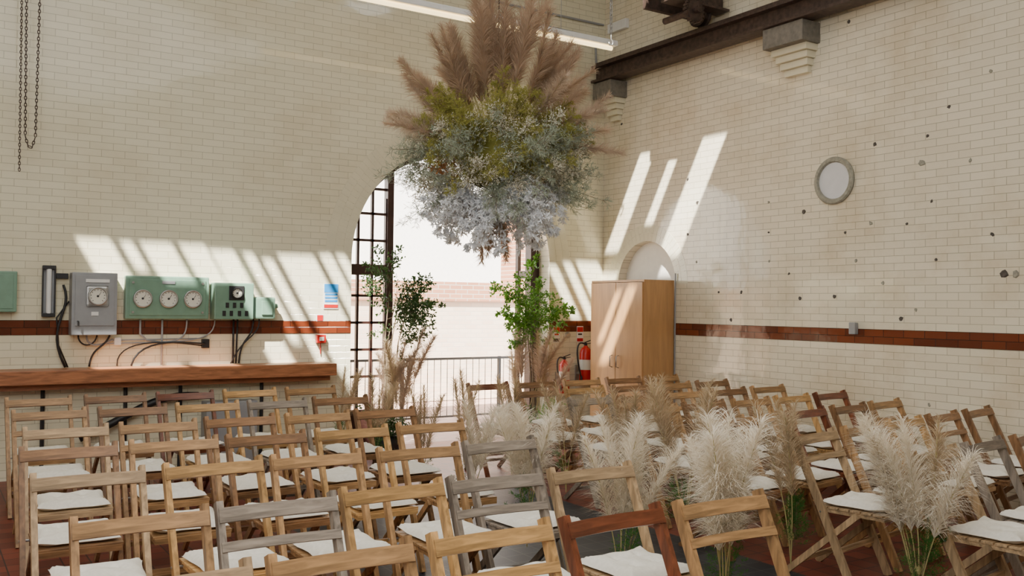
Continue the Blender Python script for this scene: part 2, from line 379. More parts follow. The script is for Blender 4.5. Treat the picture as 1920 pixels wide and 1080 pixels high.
mb=MB(); mb.tube([(-1.6,0,-.014),(1.6,0,-.014)],.024,10); ob('tube',mb.mesh('tb',M['tube']),parent=e)
mb=MB(); mb.tube([(-.9,0,.06),(-.9,0,RH-4.52)],.004,6); me=mb.mesh('sw',M['metal']); ob('suspension_wire',me,parent=e); ob('suspension_wire',me,(1.8,0,0),parent=e)
def chain(name,pts,lab,mat,s=1.0):
    mb=MB(); pts=[Vector(p) for p in pts]; k=0; L=.034*s
    for p,q in zip(pts[:-1],pts[1:]):
        d=(q-p); n_=max(1,int(d.length/L)); d.normalize()
        for i in range(n_):
            c=p+d*(i+.5)*L; a=Vector((1,0,0)) if k%2 else Vector((0,1,0)); a=(a-d*a.dot(d)).normalized(); k+=1
            lp=[c+a*math.cos(t)*.010*s+d*math.sin(t)*.022*s for t in [2*math.pi*j/8 for j in range(9)]]
            mb.tube(lp,.0045*s,5,False)
    return ob(name,mb.mesh(name,mat,True),label=lab,cat='chain')
chain('hanging_chain',[(-6.63,-.2,RH),(-6.60,-.2,3.05),(-6.575,-.2,2.96),(-6.545,-.2,2.95),(-6.52,-.2,3.05),(-6.49,-.2,RH)],'looped dark hoist chain hanging in front of tiled wall',M['steel'],.9)
chain('hanging_chain',[(-6.66,-.2,RH),(-6.64,-.2,2.72)],'single dark hoist chain hanging in front of tiled wall',M['steel'],.8)
ch=chain('hanging_chain',[(-.98,-1.35,RH),(-.98,-1.35,4.62)],'short metal chain with hook hanging near the strip light end',M['metal'],1.5)
mb=MB(); mb.tube([(-.98,-1.35,4.62),(-.98,-1.35,4.56),(-.95,-1.35,4.53),(-.96,-1.35,4.49),(-1.0,-1.35,4.49),(-1.01,-1.35,4.52)],.008,7); ob('hook',mb.mesh('hk',M['metal'],True),parent=ch)
mb=MB(); mb.tube([(-1.6,-.03,5.05),(-.25,-.03,5.02),(-.18,-.03,4.98),(-.16,-.03,4.7)],.014,8)
ob('conduit',mb.mesh('cd',M['grey']),label='grey metal conduit run high on tiled wall',cat='conduit')
mb=MB(); mb.tube([(-2.4,-.03,5.2),(-.05,-.03,5.2)],.014,8)
ob('conduit',mb.mesh('cd',M['grey']),label='grey metal conduit run high on tiled wall',cat='conduit')
mb=MB(); mb.box((-.03,-.30,5.12),(.06,.36,.12),.01); ob('emergency_light',mb.mesh('el',M['white']),label='small white emergency light box high on wall',cat='light')

# ------------------------------------------------------------ wall equipment
def gauge(parent,x,z,r,y,name='dial',rim=None):
    mb=MB(); mb.lathe([(r*1.0,0),(r*1.05,-.008),(r*1.05,-.024),(r*.95,-.030),(r*.88,-.024),(r*.88,-.010)],(0,0,0),'y',28,False)
    o=ob(name,mb.mesh('rim',rim or M['metal'],True),(x,y,z),parent=parent)
    mb=MB(); mb.lathe([(.001,-.012),(r*.9,-.012),(r*.9,-.004),(.001,-.004)],(0,0,0),'y',28)
    mb.cur=1
    mb.beam((0,-.014,-r*.1),(r*.35,-.014,r*.5),.006,.002,(0,1,0)); mb.lathe([(.001,-.018),(.010,-.018),(.010,-.012)],(0,0,0),'y',10)
    for k in range(11):
        t_=math.radians(-45+k*27); mb.box((math.cos(t_)*r*.72,-.0135,math.sin(t_)*r*.72),(.007,.002,.007))
    ob('dial_face',mb.mesh('face',[M['dial'],M['dark']]),(0,0,0),parent=o)
e=ob('gauge_panel',None,(-5.345,-.002,1.645),label='green enamel instrument panel with three round pressure gauges',cat='gauge panel')
mb=MB(); mb.box((0,-.05,0),(.77,.10,.41),.012); ob('case',mb.mesh('case',M['green']),parent=e)
mb=MB(); mb.box((0,-.103,0),(.70,.012,.34),.004); ob('front_plate',mb.mesh('fp',M['green']),parent=e)
mb=MB(); mb.box((0,-.112,.145),(.12,.008,.03),.002); ob('name_plate',mb.mesh('np2',M['grey']),parent=e)
for x in (-.235,0,.225): gauge(e,x,-.01,.082,-.11,'gauge')
mb=MB(); mb.lathe([(.012,-.11),(.012,-.118),(.001,-.118)],(0,0,0),'y',10); me=mb.mesh('scr',M['metal'])
for x,z in ((-.32,.14),(.32,.14),(-.32,-.14),(.32,-.14)): ob('corner_screw',me,(x,0,z),parent=e)
e=ob('meter_box',None,(-6.005,-.002,1.58),label='grey metal electrical box with a square-framed round meter dial',cat='electrical box')
mb=MB(); mb.box((0,-.09,0),(.385,.18,.57),.01); ob('case',mb.mesh('case',M['grey']),parent=e)
mb=MB(); mb.box((.0,-.185,.03),(.33,.01,.46),.003); ob('door',mb.mesh('dr',M['grey']),parent=e)
mb=MB(); mb.box((.02,-.192,.07),(.19,.012,.19),.02); ob('meter_surround',mb.mesh('ms',M['metal']),parent=e)
gauge(e,.02,.07,.080,-.197,'meter',M['metal']); mb=MB(); mb.box((.02,-.195,.21),(.2,.006,.03)); ob('name_plate',mb.mesh('np',M['white']),parent=e)
mb=MB(); mb.box((.0,-.195,-.09),(.06,.006,.035)); ob('rating_plate',mb.mesh('np',M['white']),parent=e)
mb=MB(); mb.tube([(-.14,-.19,-.16),(-.14,-.22,-.16),(-.14,-.22,-.20)],.008,6); ob('handle',mb.mesh('hd',M['dark']),parent=e)
e=ob('control_box',None,(-4.735,-.002,1.62),label='green electrical control box with black-framed meter and switches',cat='electrical box')
mb=MB(); mb.box((0,-.09,0),(.385,.18,.36),.01); ob('case',mb.mesh('case',M['green']),parent=e)
mb=MB(); mb.box((.02,-.184,.08),(.15,.01,.14),.003); ob('meter_surround',mb.mesh('ms',M['dark']),parent=e)
gauge(e,.02,.08,.052,-.19,'meter',M['dark'])
mb=MB(); mb.box((0,-.185,0),(.03,.014,.05),.002); me=mb.mesh('sw',M['dark'])
for x,z in ((-.07,-.04),(0,-.04),(.07,-.04),(-.10,-.12),(-.03,-.12),(.05,-.12),(.12,-.12)): ob('switch',me,(x,0,z),parent=e)
e=ob('switch_box',None,(-4.415,-.002,1.555),label='small green cast switch box beside control box',cat='electrical box')
mb=MB(); mb.box((0,-.07,0),(.22,.14,.22),.02); ob('case',mb.mesh('case',M['green']),parent=e)
mb=MB(); mb.box((.02,-.147,0),(.11,.015,.14),.006); ob('cover',mb.mesh('cv',M['green']),parent=e)
mb=MB(); mb.tube([(.10,-.07,.02),(.15,-.07,.02)],.025,10); ob('knob',mb.mesh('kn',M['green']),parent=e)
e=ob('green_panel',None,(-6.86,-.002,1.68),label='green enamel electrical cabinet mounted on tiled wall',cat='electrical box')
mb=MB(); mb.box((0,-.06,0),(.46,.12,.36),.01); ob('case',mb.mesh('case',M['green']),parent=e)
mb=MB(); mb.box((0,-.122,0),(.40,.01,.30),.003); ob('door',mb.mesh('dr',M['green']),parent=e)
e=ob('tube_manometer',None,(-6.37,-.002,1.69),label='narrow black-framed glass tube manometer on tiled wall',cat='gauge')
mb=MB(); mb.box((-.05,-.04,0),(.012,.03,.44)); mb.box((.05,-.04,0),(.012,.03,.44)); mb.box((0,-.04,.215),(.11,.05,.035),.005); mb.box((0,-.04,-.215),(.11,.05,.035),.005); ob('frame',mb.mesh('fr',M['dark']),parent=e)
mb=MB(); mb.box((0,-.012,0),(.09,.015,.42)); ob('back_plate',mb.mesh('bpl',M['grey']),parent=e)
mb=MB(); mb.tube([(0,-.045,-.2),(0,-.045,.2)],.022,12); ob('glass_tube',mb.mesh('gt',M['white']),parent=e)
mb=MB(); mb.box((.11,-.03,.14),(.10,.02,.05),.004); ob('bracket',mb.mesh('bk',M['dark']),parent=e)
def bez(p0,p1,p2,p3,n=12):
    o=[]
    for i in range(n+1):
        t=i/n; a=[(1-t)**3,3*t*(1-t)**2,3*t*t*(1-t),t**3]
        o.append(tuple(sum(w*p[k] for w,p in zip(a,(p0,p1,p2,p3))) for k in range(3)))
    return o
D_,G_=M['dark'],M['grey']
cabs=[(D_,.011,bez((-6.25,-.03,1.75),(-6.15,-.06,1.5),(-6.42,-.05,1.4),(-6.22,-.03,1.0))),
 (D_,.007,[(-6.2,-.03,1.6),(-6.3,-.03,1.45),(-6.28,-.03,1.2),(-6.2,-.03,1.0)]),
 (G_,.010,[(-5.58,-.03,1.44),(-5.58,-.03,1.30),(-5.52,-.03,1.24),(-5.40,-.03,1.22)]),
 (G_,.010,[(-5.38,-.03,1.44),(-5.38,-.03,1.25),(-5.38,-.03,1.0)]),
 (G_,.008,bez((-5.15,-.03,1.44),(-5.15,-.03,1.25),(-5.2,-.03,1.22),(-5.42,-.03,1.22))),
 (D_,.011,[(-4.70,-.04,1.44),(-4.70,-.04,1.0)]),(D_,.009,[(-4.66,-.04,1.44),(-4.67,-.04,1.0)]),
 (D_,.009,bez((-4.50,-.04,1.45),(-4.5,-.05,1.2),(-4.63,-.05,1.3),(-4.64,-.04,1.0))),
 (D_,.007,bez((-4.45,-.07,1.45),(-4.44,-.08,1.25),(-4.6,-.08,1.3),(-4.73,-.07,1.0))),
 (G_,.007,bez((-4.88,-.03,1.44),(-4.88,-.03,1.2),(-5.1,-.03,1.22),(-5.9,-.03,1.21))),
 (D_,.009,bez((-5.66,-.06,1.0),(-5.6,-.07,1.3),(-5.1,-.07,1.2),(-4.98,-.06,1.2))),
 (D_,.006,bez((-5.78,-.03,1.0),(-5.8,-.05,1.25),(-5.4,-.05,1.24),(-5.0,-.03,1.18))),
 (G_,.007,[(-5.84,-.03,1.24),(-5.5,-.03,1.245),(-5.05,-.03,1.25)]),
 (G_,.009,bez((-6.05,-.05,1.29),(-6.05,-.05,1.15),(-5.9,-.05,1.2),(-5.82,-.03,1.25))),
 (D_,.007,bez((-6.12,-.05,1.29),(-6.12,-.05,1.18),(-5.98,-.05,1.16),(-5.96,-.05,1.29))),
 (D_,.009,bez((-5.85,-.05,1.29),(-5.9,-.05,1.15),(-6.0,-.05,1.2),(-6.02,-.03,1.0)))]
for m_,r_,p in cabs:
    mb=MB(); mb.tube(p,r_,8); ob('cable',mb.mesh('cable',m_,True),label='dark electrical cable clipped to tiled wall' if m_ is D_ else 'grey metal conduit clipped to tiled wall',cat='cable',group='cables under the instrument panels')
mb=MB(); mb.box((-4.97,-.03,1.20),(.07,.05,.09),.006); ob('socket_box',mb.mesh('sb',D_),label='small black junction box on tiled wall',cat='junction box')
mb=MB(); mb.box((-5.78,-.03,1.23),(.06,.05,.07),.006); ob('socket_box',mb.mesh('sb',M['white']),label='small white junction box on tiled wall',cat='junction box')
mb=MB(); mb.tube(bez((-6.1,-.1,.35),(-5.6,-.1,.55),(-5.5,-.12,.74),(-5.05,-.12,.70)),.035,10); ob('hose_pipe',mb.mesh('hp',D_,True),label='thick black pipe running below timber shelf beam',cat='pipe')
for x in (-6.4,-5.7,-5.2,-4.4):
    mb=MB(); mb.tube([(x,-.03,.0),(x,-.03,.80)],.018)
    ob('support_pipe',mb.mesh('spp',D_),label='dark vertical pipe under timber shelf beam',cat='pipe',group='pipes below the timber shelf')
mb=MB(); mb.box((-4.75,-.13,.32),(.5,.2,.64),.01); ob('equipment_cabinet',mb.mesh('eqc',G_),label='low grey metal equipment cabinet under timber shelf',cat='cabinet')
mb=MB(); mb.box((-5.66,-.165,.93),(3.90,.32,.125),.008); mb.box((-5.66,-.14,.84),(3.86,.10,.06))
ob('timber_shelf',mb.mesh('ts',M['beamwood']),label='thick reddish-brown timber beam shelf fixed along tiled wall',cat='shelf')
def sign(x,z,w,h,parts,lab,name='wall_sign'):
    e=MB(); mats=[]
    def mi(k):
        if k not in mats: mats.append(k)
        return mats.index(k)
    e.cur=mi('white'); e.box((0,-.004,0),(w,.006,h))
    for (a,c,ww,hh,k) in parts: e.cur=mi(k); e.box((a,-.0085,c),(ww,.003,hh))
    return ob(name,e.mesh('sign',[M[k] for k in mats]),(x,-.001,z),label=lab,cat='sign')
sign(-3.66,1.685,.165,.27,[(0,.085,.155,.09,'blue'),(0,.02,.14,.022,'blue'),(0,-.015,.14,.022,'blue'),(0,-.05,.14,.022,'blue'),(0,-.105,.155,.035,'red')],'white, blue and red fire action notice on tiled wall')
sign(-3.78,1.455,.075,.07,[(.0,0,.065,.06,'red')],'small red and white fire call point sign')
e=ob('fire_call_point',None,(-3.775,-.002,1.235),label='red break-glass fire alarm call point on wall',cat='fire alarm')
mb=MB(); mb.box((0,-.025,0),(.10,.05,.085),.006); ob('case',mb.mesh('c',M['red']),parent=e)
mb=MB(); mb.box((0,-.052,0),(.05,.004,.04)); ob('glass_panel',mb.mesh('gp',M['white']),parent=e)
mb=MB(); mb.tube([(0,-.015,-.04),(0,-.015,-.16)],.005,8); ob('conduit',mb.mesh('cc',M['red']),parent=e)
sign(-.72,1.26,.10,.20,[(0,.06,.09,.06,'red'),(0,-.07,.09,.04,'dark'),(0,0,.06,.02,'red')],'fire extinguisher instruction sign on tiled wall')
sign(-.36,1.26,.10,.20,[(0,.06,.09,.06,'red'),(0,-.07,.09,.04,'red'),(0,0,.06,.02,'dark')],'fire extinguisher instruction sign on tiled wall')
mb=MB(); mb.lathe([(.001,-.03),(.03,-.03),(.04,-.01),(.04,-.001)],(-.55,0,1.25),'y',20); ob('wall_vent',mb.mesh('wv',M['metal']),label='small round metal wall fitting between two signs',cat='fitting')
def exting(x,y,z,s,lab):
    e=ob('fire_extinguisher',None,(x,y,z),label=lab,cat='fire extinguisher',sc=s)
    mb=MB(); mb.lathe([(.001,0),(.07,0),(.078,.012),(.08,.03),(.08,.40),(.075,.44),(.055,.475),(.028,.495),(.026,.51),(.001,.51)],(0,0,0),'z',24); ob('cylinder',mb.mesh('cy',M['red'],True),parent=e)
    mb=MB(); mb.lathe([(.0812,.20),(.0812,.33)],(0,0,0),'z',24,False); ob('label_band',mb.mesh('lb',M['dial']),parent=e)
    mb=MB(); mb.lathe([(.02,.50),(.022,.54),(.012,.55)],(0,0,0),'z',14); mb.beam((-.02,0,.55),(.09,-.03,.59),.022,.008,(0,1,0)); mb.beam((-.02,0,.53),(.09,-.03,.545),.022,.008,(0,1,0)); ob('handle',mb.mesh('hn',M['dark']),parent=e)
    mb=MB(); mb.tube(bez((-.01,0,.53),(-.20,-.02,.62),(-.16,-.02,.35),(-.09,-.03,.10)),.011,8); mb.tube([(-.09,-.03,.12),(-.085,-.03,.03)],.015,8); ob('hose',mb.mesh('hz',M['dark'],True),parent=e)
exting(-.40,-.18,.64,.95,'red fire extinguisher with black hose on wall bracket')
exting(-.70,-.15,.55,.80,'smaller red fire extinguisher with cream label on wall bracket')
for x,y,z in ((-.40,-.10,.78),(-.70,-.085,.7)):
    mb=MB(); mb.box((x,y/2,z),(.04,-y,.03)); mb.box((x,-.01,z),(.06,.02,.2)); ob('wall_bracket',mb.mesh('wbk',M['metal']),label='metal extinguisher wall bracket',cat='bracket')

# ------------------------------------------------------------ right wall things
e=ob('round_window',None,(-.001,-3.56,2.835),label='round frosted window with rough grey cement surround',cat='window')
mb=MB(); mb.lathe([(.225,.0),(.228,-.02),(.215,-.035),(.185,-.035),(.172,-.008)],(0,0,0),'x',48,False); ob('cement_ring',recalc(mb.mesh('cr',M['cement'],False)),parent=e)
mb=MB(); mb.lathe([(.001,-.012),(.18,-.012),(.18,-.002),(.001,-.002)],(0,0,0),'x',48); ob('pane',mb.mesh('pn',M['disc']),parent=e)
e=ob('wooden_cupboard',None,(-.232,-.85,0),label='tall beech laminate two-door storage cupboard in the corner',cat='cupboard')
mb=MB(); mb.box((.0,0,1.92-.012),(.45,.97,.024)); mb.box((.01,0,.05),(.42,.94,.1)); mb.box((0,-.474,.95),(.45,.018,1.9)); mb.box((0,.474,.95),(.45,.018,1.9)); mb.box((.215,0,.95),(.015,.93,1.9)); mb.box((0,0,.1),(.43,.93,.02))
ob('carcass',mb.mesh('car',M['cab']),parent=e)
for s_ in(-1,1):
    mb=MB(); mb.box((0,0,0),(.018,.468,1.78),.002); d=ob('door',mb.mesh('dr',M['cab']),(-.225-.008,s_*.238,1.0),parent=e)
    mb=MB(); mb.tube([(-.01,-s_*.18,-.1),(-.045,-s_*.18,-.09),(-.045,-s_*.18,.03),(-.01,-s_*.18,.04)],.006,8); ob('handle',mb.mesh('hn',M['metal'],True),(0,0,0),parent=d)
mb=MB(); mb.box((-.032,-3.80,1.43),(.05,.07,.11),.006); ob('switch_box',mb.mesh('swb',M['grey']),label='small grey switch box above brown tile band',cat='switch')
mb=MB(); mb.tube([(-.02,-1.37,.0),(-.02,-1.37,2.0)],.008); ob('wall_pipe',mb.mesh('wpp',M['grey']),label='thin grey vertical pipe beside the cupboard',cat='pipe')
spots=[(1441,380),(1441,435),(1308,380),(1306,492),(1290,335),(1533,342),(1632,418),(1585,437),(1641,272),(1730,305),(1748,376),(1755,487),(1859,133),(1592,40),(1565,555),(1442,490),(1480,512),(1390,548),(1717,580),(1690,598),(1884,512),(1905,515),(1348,547),(1507,398),(1605,490),(1740,255),(1860,440),(1742,760),(1166,232),(1290,440),(1820,300),(1780,200),(1700,420),(1655,530),(1500,560),(1370,600)]
f_,yaw,pitch,roll,cx,cy=1754.304,.56979,.01953,-.01115,-7.40644,-9.41608
fw=Vector((math.sin(yaw)*math.cos(pitch),math.cos(yaw)*math.cos(pitch),math.sin(pitch))); r0=Vector((math.cos(yaw),-math.sin(yaw),0)); u0=r0.cross(fw)
r2=r0*math.cos(roll)-u0*math.sin(roll); u2=r0*math.sin(roll)+u0*math.cos(roll)
CAM=Vector((cx,cy,1.6))
def wallpt(x,y):
    d=fw*f_+r2*(x-960)-u2*(y-540); t=-CAM.x/d.x; return CAM+d*t
for i,(a,b_) in enumerate(spots):
    p=wallpt(a,b_); mb=MB(); k=7; rr=U(.014,.025)*(1.6 if i in(9,19,21,20) else 1)
    ring=[rr*U(.6,1.25) for _ in range(k)]
    vs=[(-.001,ring[j]*math.cos(2*math.pi*j/k),ring[j]*math.sin(2*math.pi*j/k)) for j in range(k)]+[(-.008,ring[j]*.7*math.cos(2*math.pi*j/k),ring[j]*.7*math.sin(2*math.pi*j/k)) for j in range(k)]
    mb.add(vs,[tuple(range(k,2*k))]+[(j,(j+1)%k,k+(j+1)%k,k+j) for j in range(k)])
    ob('wall_patch',recalc(mb.mesh('wp',M['chip'] if i%3 else M['cement'])),(0,round(p.y,2),round(p.z,2)),label='small rough grey filled hole in tiled wall',cat='wall patch',group='old fixing holes on the tiled wall')

# ------------------------------------------------------------ chairs
CH=.85; LEAN=.45; TY=.20; HW=.222
woods=['wood_tan','wood_honey','wood_grey','wood_brown','wood_red','wood_pale']
def py(z): return TY-LEAN*(CH-z)
chair_meshes={}
for w in woods:
    d={}; V=M[w+'_v']
    for s_ in (-1,1):
        mb=MB(); mb.beam((s_*HW,py(CH),CH),(s_*HW,py(0),0.0),.026,.044); d['p%d'%s_]=mb.mesh('post',V)
        mb=MB(); mb.beam((s_*(HW-.03),-.20,.42),(s_*(HW-.03),.27,0.0),.022,.036); d['l%d'%s_]=mb.mesh('rleg',V)
    for two in (0,1):
        mb=MB()
        up=Vector((0,LEAN,1)).normalized()
        def curved(zc,h,th=.016):
            n=8; vs=[]
            for i in range(n+1):
                t=i/n*2-1; x=t*(HW+.008); yb=py(zc)+.016*(1-t*t)-.024
                for a,b2 in((-1,-1),(1,-1),(1,1),(-1,1)):
                    c=Vector((x,yb,zc))+up*a*h/2+Vector((0,1,-LEAN)).normalized()*b2*th/2; vs.append(c)
            fs=[]
            for i in range(n):
                for k in range(4): fs.append((4*i+k,4*i+(k+1)%4,4*i+4+(k+1)%4,4*i+4+k))
            fs+=[(3,2,1,0),(4*n,4*n+1,4*n+2,4*n+3)]
            mb.add(vs,fs)
        curved(.808,.056)
        if two: curved(.70,.036)
        d['b%d'%two]=recalc(mb.mesh('backrest',M[w]))
    mb=MB()
    for i in range(6): mb.box((0,.035-.068*i-.01,.435),(.385,.06,.014),.003)
    mb.box((-.175,-.15,.418),(.022,.40,.022)); mb.box((.175,-.15,.418),(.022,.40,.022)); mb.box((0,-.345,.418),(.37,.02,.028)); mb.box((0,.045,.418),(.37,.02,.028))
    d['s']=mb.mesh('seat',M[w])
    mb=MB(); mb.beam((-HW,py(.20),.20),(HW,py(.20),.20),.03,.014,(0,0,1)); d['x']=mb.mesh('stretcher',M[w])
    mb=MB(); mb.beam((-HW+.03,.155,.10),(HW-.03,.155,.10),.028,.014,(0,0,1)); d['x2']=mb.mesh('stretcher',M[w])
    mb=MB(); mb.tube([(-HW-.016,py(.43),.415),(HW+.016,py(.43),.415)],.006,6); d['r']=mb.mesh('pivot_rod',M['metal'])
    chair_meshes[w]=d
def cushion_mesh(seed):
    rnd=random.Random(seed); mb=MB(); n=28; W=.375; T=.036
    ph=rnd.uniform(0,6); ca=[rnd.uniform(.0,.022) for _ in range(4)]
    for side in (1,-1):
        vs=[]
        for i in range(n+1):
            for j in range(n+1):
                a=i/n*2-1; b2=j/n*2-1
                edge=min(1-abs(a),1-abs(b2)); e_=max(0,min(1,edge/.30)); puff=math.sin(e_*math.pi/2)**.7
                x=a*W/2*(1-.08*(1-b2*b2)+.012*math.sin(5*b2+ph)); y=b2*W/2*(1-.08*(1-a*a)+.012*math.sin(5*a+ph))
                cr=max(0,abs(a)+abs(b2)-1.5)/.5; q=(2 if a>0 else 0)+(1 if b2>0 else 0)
                if side>0:
                    h=T*puff
                    for ta,tb in((-.36,-.36),(.36,-.36),(-.36,.36),(.36,.36)):
                        dx_,dy_=a-ta,b2-tb; dd=math.hypot(dx_,dy_); h-=.026*math.exp(-(dd/.11)**2)
                        ang=math.atan2(dy_,dx_); h-=.006*math.exp(-(dd/.3)**2)*max(0,math.sin(5*ang+ph))*puff
                    h+=.006*math.sin(7*a+ph)*puff*math.sin(6*b2+ph*2)
                    z=.014+h
                else: z=.014-.012*puff
                vs.append((x,y,z+ca[q]*cr))
        fs=[]
        for i in range(n):
            for j in range(n):
                q=(i*(n+1)+j,(i+1)*(n+1)+j,(i+1)*(n+1)+j+1,i*(n+1)+j+1)
                fs.append(q if side>0 else q[::-1])
        mb.add(vs,fs)
    return mb.mesh('cushion',M['cush'],True)
cush=[cushion_mesh(i) for i in range(5)]
LAB={'wood_tan':'tan','wood_honey':'honey-coloured','wood_grey':'weathered grey','wood_brown':'mid-brown','wood_red':'dark red-brown','wood_pale':'pale worn'}
def chair(x,y,rot,w,two,grp):
    c,s=math.cos(rot),math.sin(rot)
    ox=x+s*TY; oy=y-c*TY
    d=chair_meshes[w]
    e=ob('folding_chair',None,(ox,oy,0),(0,0,rot),label='%s wooden slatted folding chair with cream cushion'%LAB[w],cat='chair',group=grp)
    ob('backrest',d['b%d'%two],parent=e); ob('seat',d['s'],parent=e)
    for k in('p-1','p1','l-1','l1'): ob('leg',d[k],parent=e)
    ob('stretcher',d['x'],parent=e); ob('stretcher',d['x2'],parent=e); ob('pivot_rod',d['r'],parent=e)
    cx_,cy_=U(-.006,.006),-.155+U(-.012,.012)
    ob('seat_cushion',random.choice(cush),(ox+c*cx_-s*cy_,oy+s*cx_+c*cy_,.4425),(0,0,rot+U(-.05,.05)),label='cream tufted cotton seat cushion on folding chair',cat='cushion',group='cream cushions on the chairs')
G1='folding chairs in the block by the timber shelf'; G2='folding chairs in the block beside the tiled wall'
t,h,g,b,r,p='wood_tan','wood_honey','wood_grey','wood_brown','wood_red','wood_pale'
left=[(-6.68,[-6.79,-6.27,-5.73,-5.21,-4.66],[p,t,h,r,t]),
(-5.83,[-6.70,-6.20,-5.69,-5.19,-4.68],[t,g,h,g,p]),
(-4.88,[-6.73,-6.18,-5.67,-5.11,-4.60],[p,h,t,t,g]),
(-4.02,[-6.70,-6.17,-5.66,-5.12,-4.57],[b,t,b,h,t]),
(-3.18,[-6.61,-6.08,-5.55,-5.02,-4.50],[p,t,b,t,b]),
(-2.20,[-6.59,-6.05,-5.51,-4.98,-4.44],[t,b,h,g,b]),
(-1.26,[-6.56,-6.00,-5.45,-4.90,-4.35],[t,b,r,h,t])]
for y,xs_,ws_ in left:
    for i,(x,w) in enumerate(zip(xs_,ws_)):
        chair(x,y+U(-.03,.03),U(-.045,.045),w,1 if random.random()<.12 or (y<-6 and i in(2,)) else 0,G1)
right=[(-6.34,-2.68,.12,[p,g,b],.14),(-5.52,-2.69,.14,[p,t,h,b,b],.15),(-4.76,-2.82,.12,[b,t,r,b,t],.14),(-3.90,-2.56,.07,[t,b,t,h,r],.08),
 (-3.14,-2.60,.06,[g,b,t,b,t],.06),(-2.36,-2.62,.05,[b,h,b,t,b],.05),(-1.56,-2.65,.02,[r,b,t,b,t],.02)]
for y,x0,sl_,ws_,rot in right:
    sp_=min(.575,(-.31-x0)/4.0)
    for i,w in enumerate(ws_):
        x=x0+i*sp_; yy=y+sl_*(x-x0)
        chair(x,yy+U(-.015,.015),rot+U(-.03,.03),w,1 if random.random()<.15 else 0,G2)

# ------------------------------------------------------------ plants
def plume_mesh(seed,L=1.0,plume=.55,mat=None,ns=520,width=.085,droop=.5,sw=.0035,bend=None):
    rnd=random.Random(seed); mb=MB()
    bend=rnd.uniform(.05,.18) if bend is None else bend; ba=rnd.uniform(0,6.28); bd=Vector((math.cos(ba),math.sin(ba),0))
    def ax(s): return Vector((0,0,s*L))+bd*bend*L*s*s
    mb.cur=0
    mb.tube([ax(i/6) for i in range(7)],[.0035]*6+[.0012],5)
    mb.cur=1
    for i in range(ns):
        s=1-plume*rnd.random()**.85
        q=(1-s)/plume
        env=width*(.30+1.0*math.sin(min(1,q*1.25+.08)*math.pi*.62))*(1.0 if q<.85 else .8)
        a=rnd.uniform(0,6.283); od=Vector((math.cos(a),math.sin(a),0))
        l=env*rnd.uniform(.9,1.9)+.03
        p0=ax(s); pts=[p0]; d=(Vector((0,0,1.0))+od*rnd.uniform(.3,.7)).normalized(); seg=4
        cur=p0.copy()
        for k in range(seg):
            cur=cur+d*l/seg; pts.append(cur.copy()); d=(d+od*.12+Vector((0,0,-droop*.5))+bd*.12).normalized()
        side=od.cross(Vector((0,0,1))); side=(side*math.cos(a*3)+Vector((0,0,1)).cross(side)*.6*math.sin(a*5)).normalized()
        mb.ribbon(pts,[sw,sw*1.3,sw*1.1,sw*.8,sw*.15],side)
    return mb.mesh('plume',[M['stem'],mat])
def rotto(d,roll=None):
    q=Vector(d).normalized().to_track_quat('Z','Y')
    if roll is None: roll=U(0,6.28)
    return (q.to_matrix()@Matrix.Rotation(roll,3,'Z')).to_euler()
P_b=[plume_mesh(i,1,.60,M['pamp_b'],700,.072,.36,.0032) for i in range(4)]
P_p=[plume_mesh(10+i,1,.58,M['pamp_p'],640,.075,.55,.0032,.22) for i in range(3)]
P_c=[plume_mesh(20+i,1,.58,M['pamp_c'],620,.115,.85,.0027,.22) for i in range(4)]
P_t=[plume_mesh(30+i,1,.55,M['pamp_t'],480,.085,.7,.0026,.18) for i in range(3)]
def fern_mesh(seed,L,mat,nb=26,spread=.30,leaflets=12,ll=.02,lw=.004,curl=.18):
    rnd=random.Random(seed); mb=MB(); mb.cur=0
    bd=Vector((rnd.uniform(-1,1),rnd.uniform(-1,1),0)).normalized()
    def ax(s): return Vector((0,0,s*L))+bd*curl*L*s*s
    mb.tube([ax(i/4) for i in range(5)],.0018,4); 
    for i in range(nb):
        s=rnd.uniform(.12,1); a=rnd.uniform(0,6.28); od=Vector((math.cos(a),math.sin(a),0)); l=spread*L*(1.15-s)*rnd.uniform(.6,1.2)+.03
        p=ax(s); d=(od+Vector((0,0,rnd.uniform(.5,1.1)))).normalized(); q=p+d*l
        mb.cur=0; mb.ribbon([p,q],[.0018,.0008],d.cross(Vector((0,0,1))).normalized()); mb.cur=1
        for k in range(leaflets):
            u=rnd.uniform(.1,1); c=p+d*l*u; ld=(d*.6+Vector((rnd.uniform(-1,1),rnd.uniform(-1,1),rnd.uniform(-1,1)))).normalized(); nn=Vector((rnd.uniform(-1,1),rnd.uniform(-1,1),rnd.uniform(-1,1))).normalized()
            mb.leaf(c,ld,nn,ll*rnd.uniform(.7,1.3),lw)
    return mb.mesh('fern',[M['twig'],mat])
F_ol=[fern_mesh(i,.5,M['olive'],nb=50,spread=.42,leaflets=24,ll=.022,lw=.0045) for i in range(3)]
F_gr=[fern_mesh(5+i,.45,M['fern'],nb=34,spread=.35,leaflets=18,ll=.03,lw=.004) for i in range(2)]
F_sg=[fern_mesh(10+i,.5,M['sage'],nb=30,spread=.4,leaflets=10,ll=.035,lw=.010) for i in range(3)]
F_gy=[fern_mesh(20+i,.45,M['gyps'],nb=50,spread=.5,leaflets=16,ll=.010,lw=.009) for i in range(3)]
F_fr=[fern_mesh(30+i,.5,M['frost'],nb=30,spread=.26,leaflets=16,ll=.038,lw=.013,curl=.1) for i in range(3)]
F_lg=[fern_mesh(40+i,.5,M['leafg'],nb=20,spread=.45,leaflets=8,ll=.05,lw=.028) for i in range(2)]
F_ld=[fern_mesh(50+i,.5,M['leafd'],nb=20,spread=.45,leaflets=8,ll=.045,lw=.024) for i in range(2)]
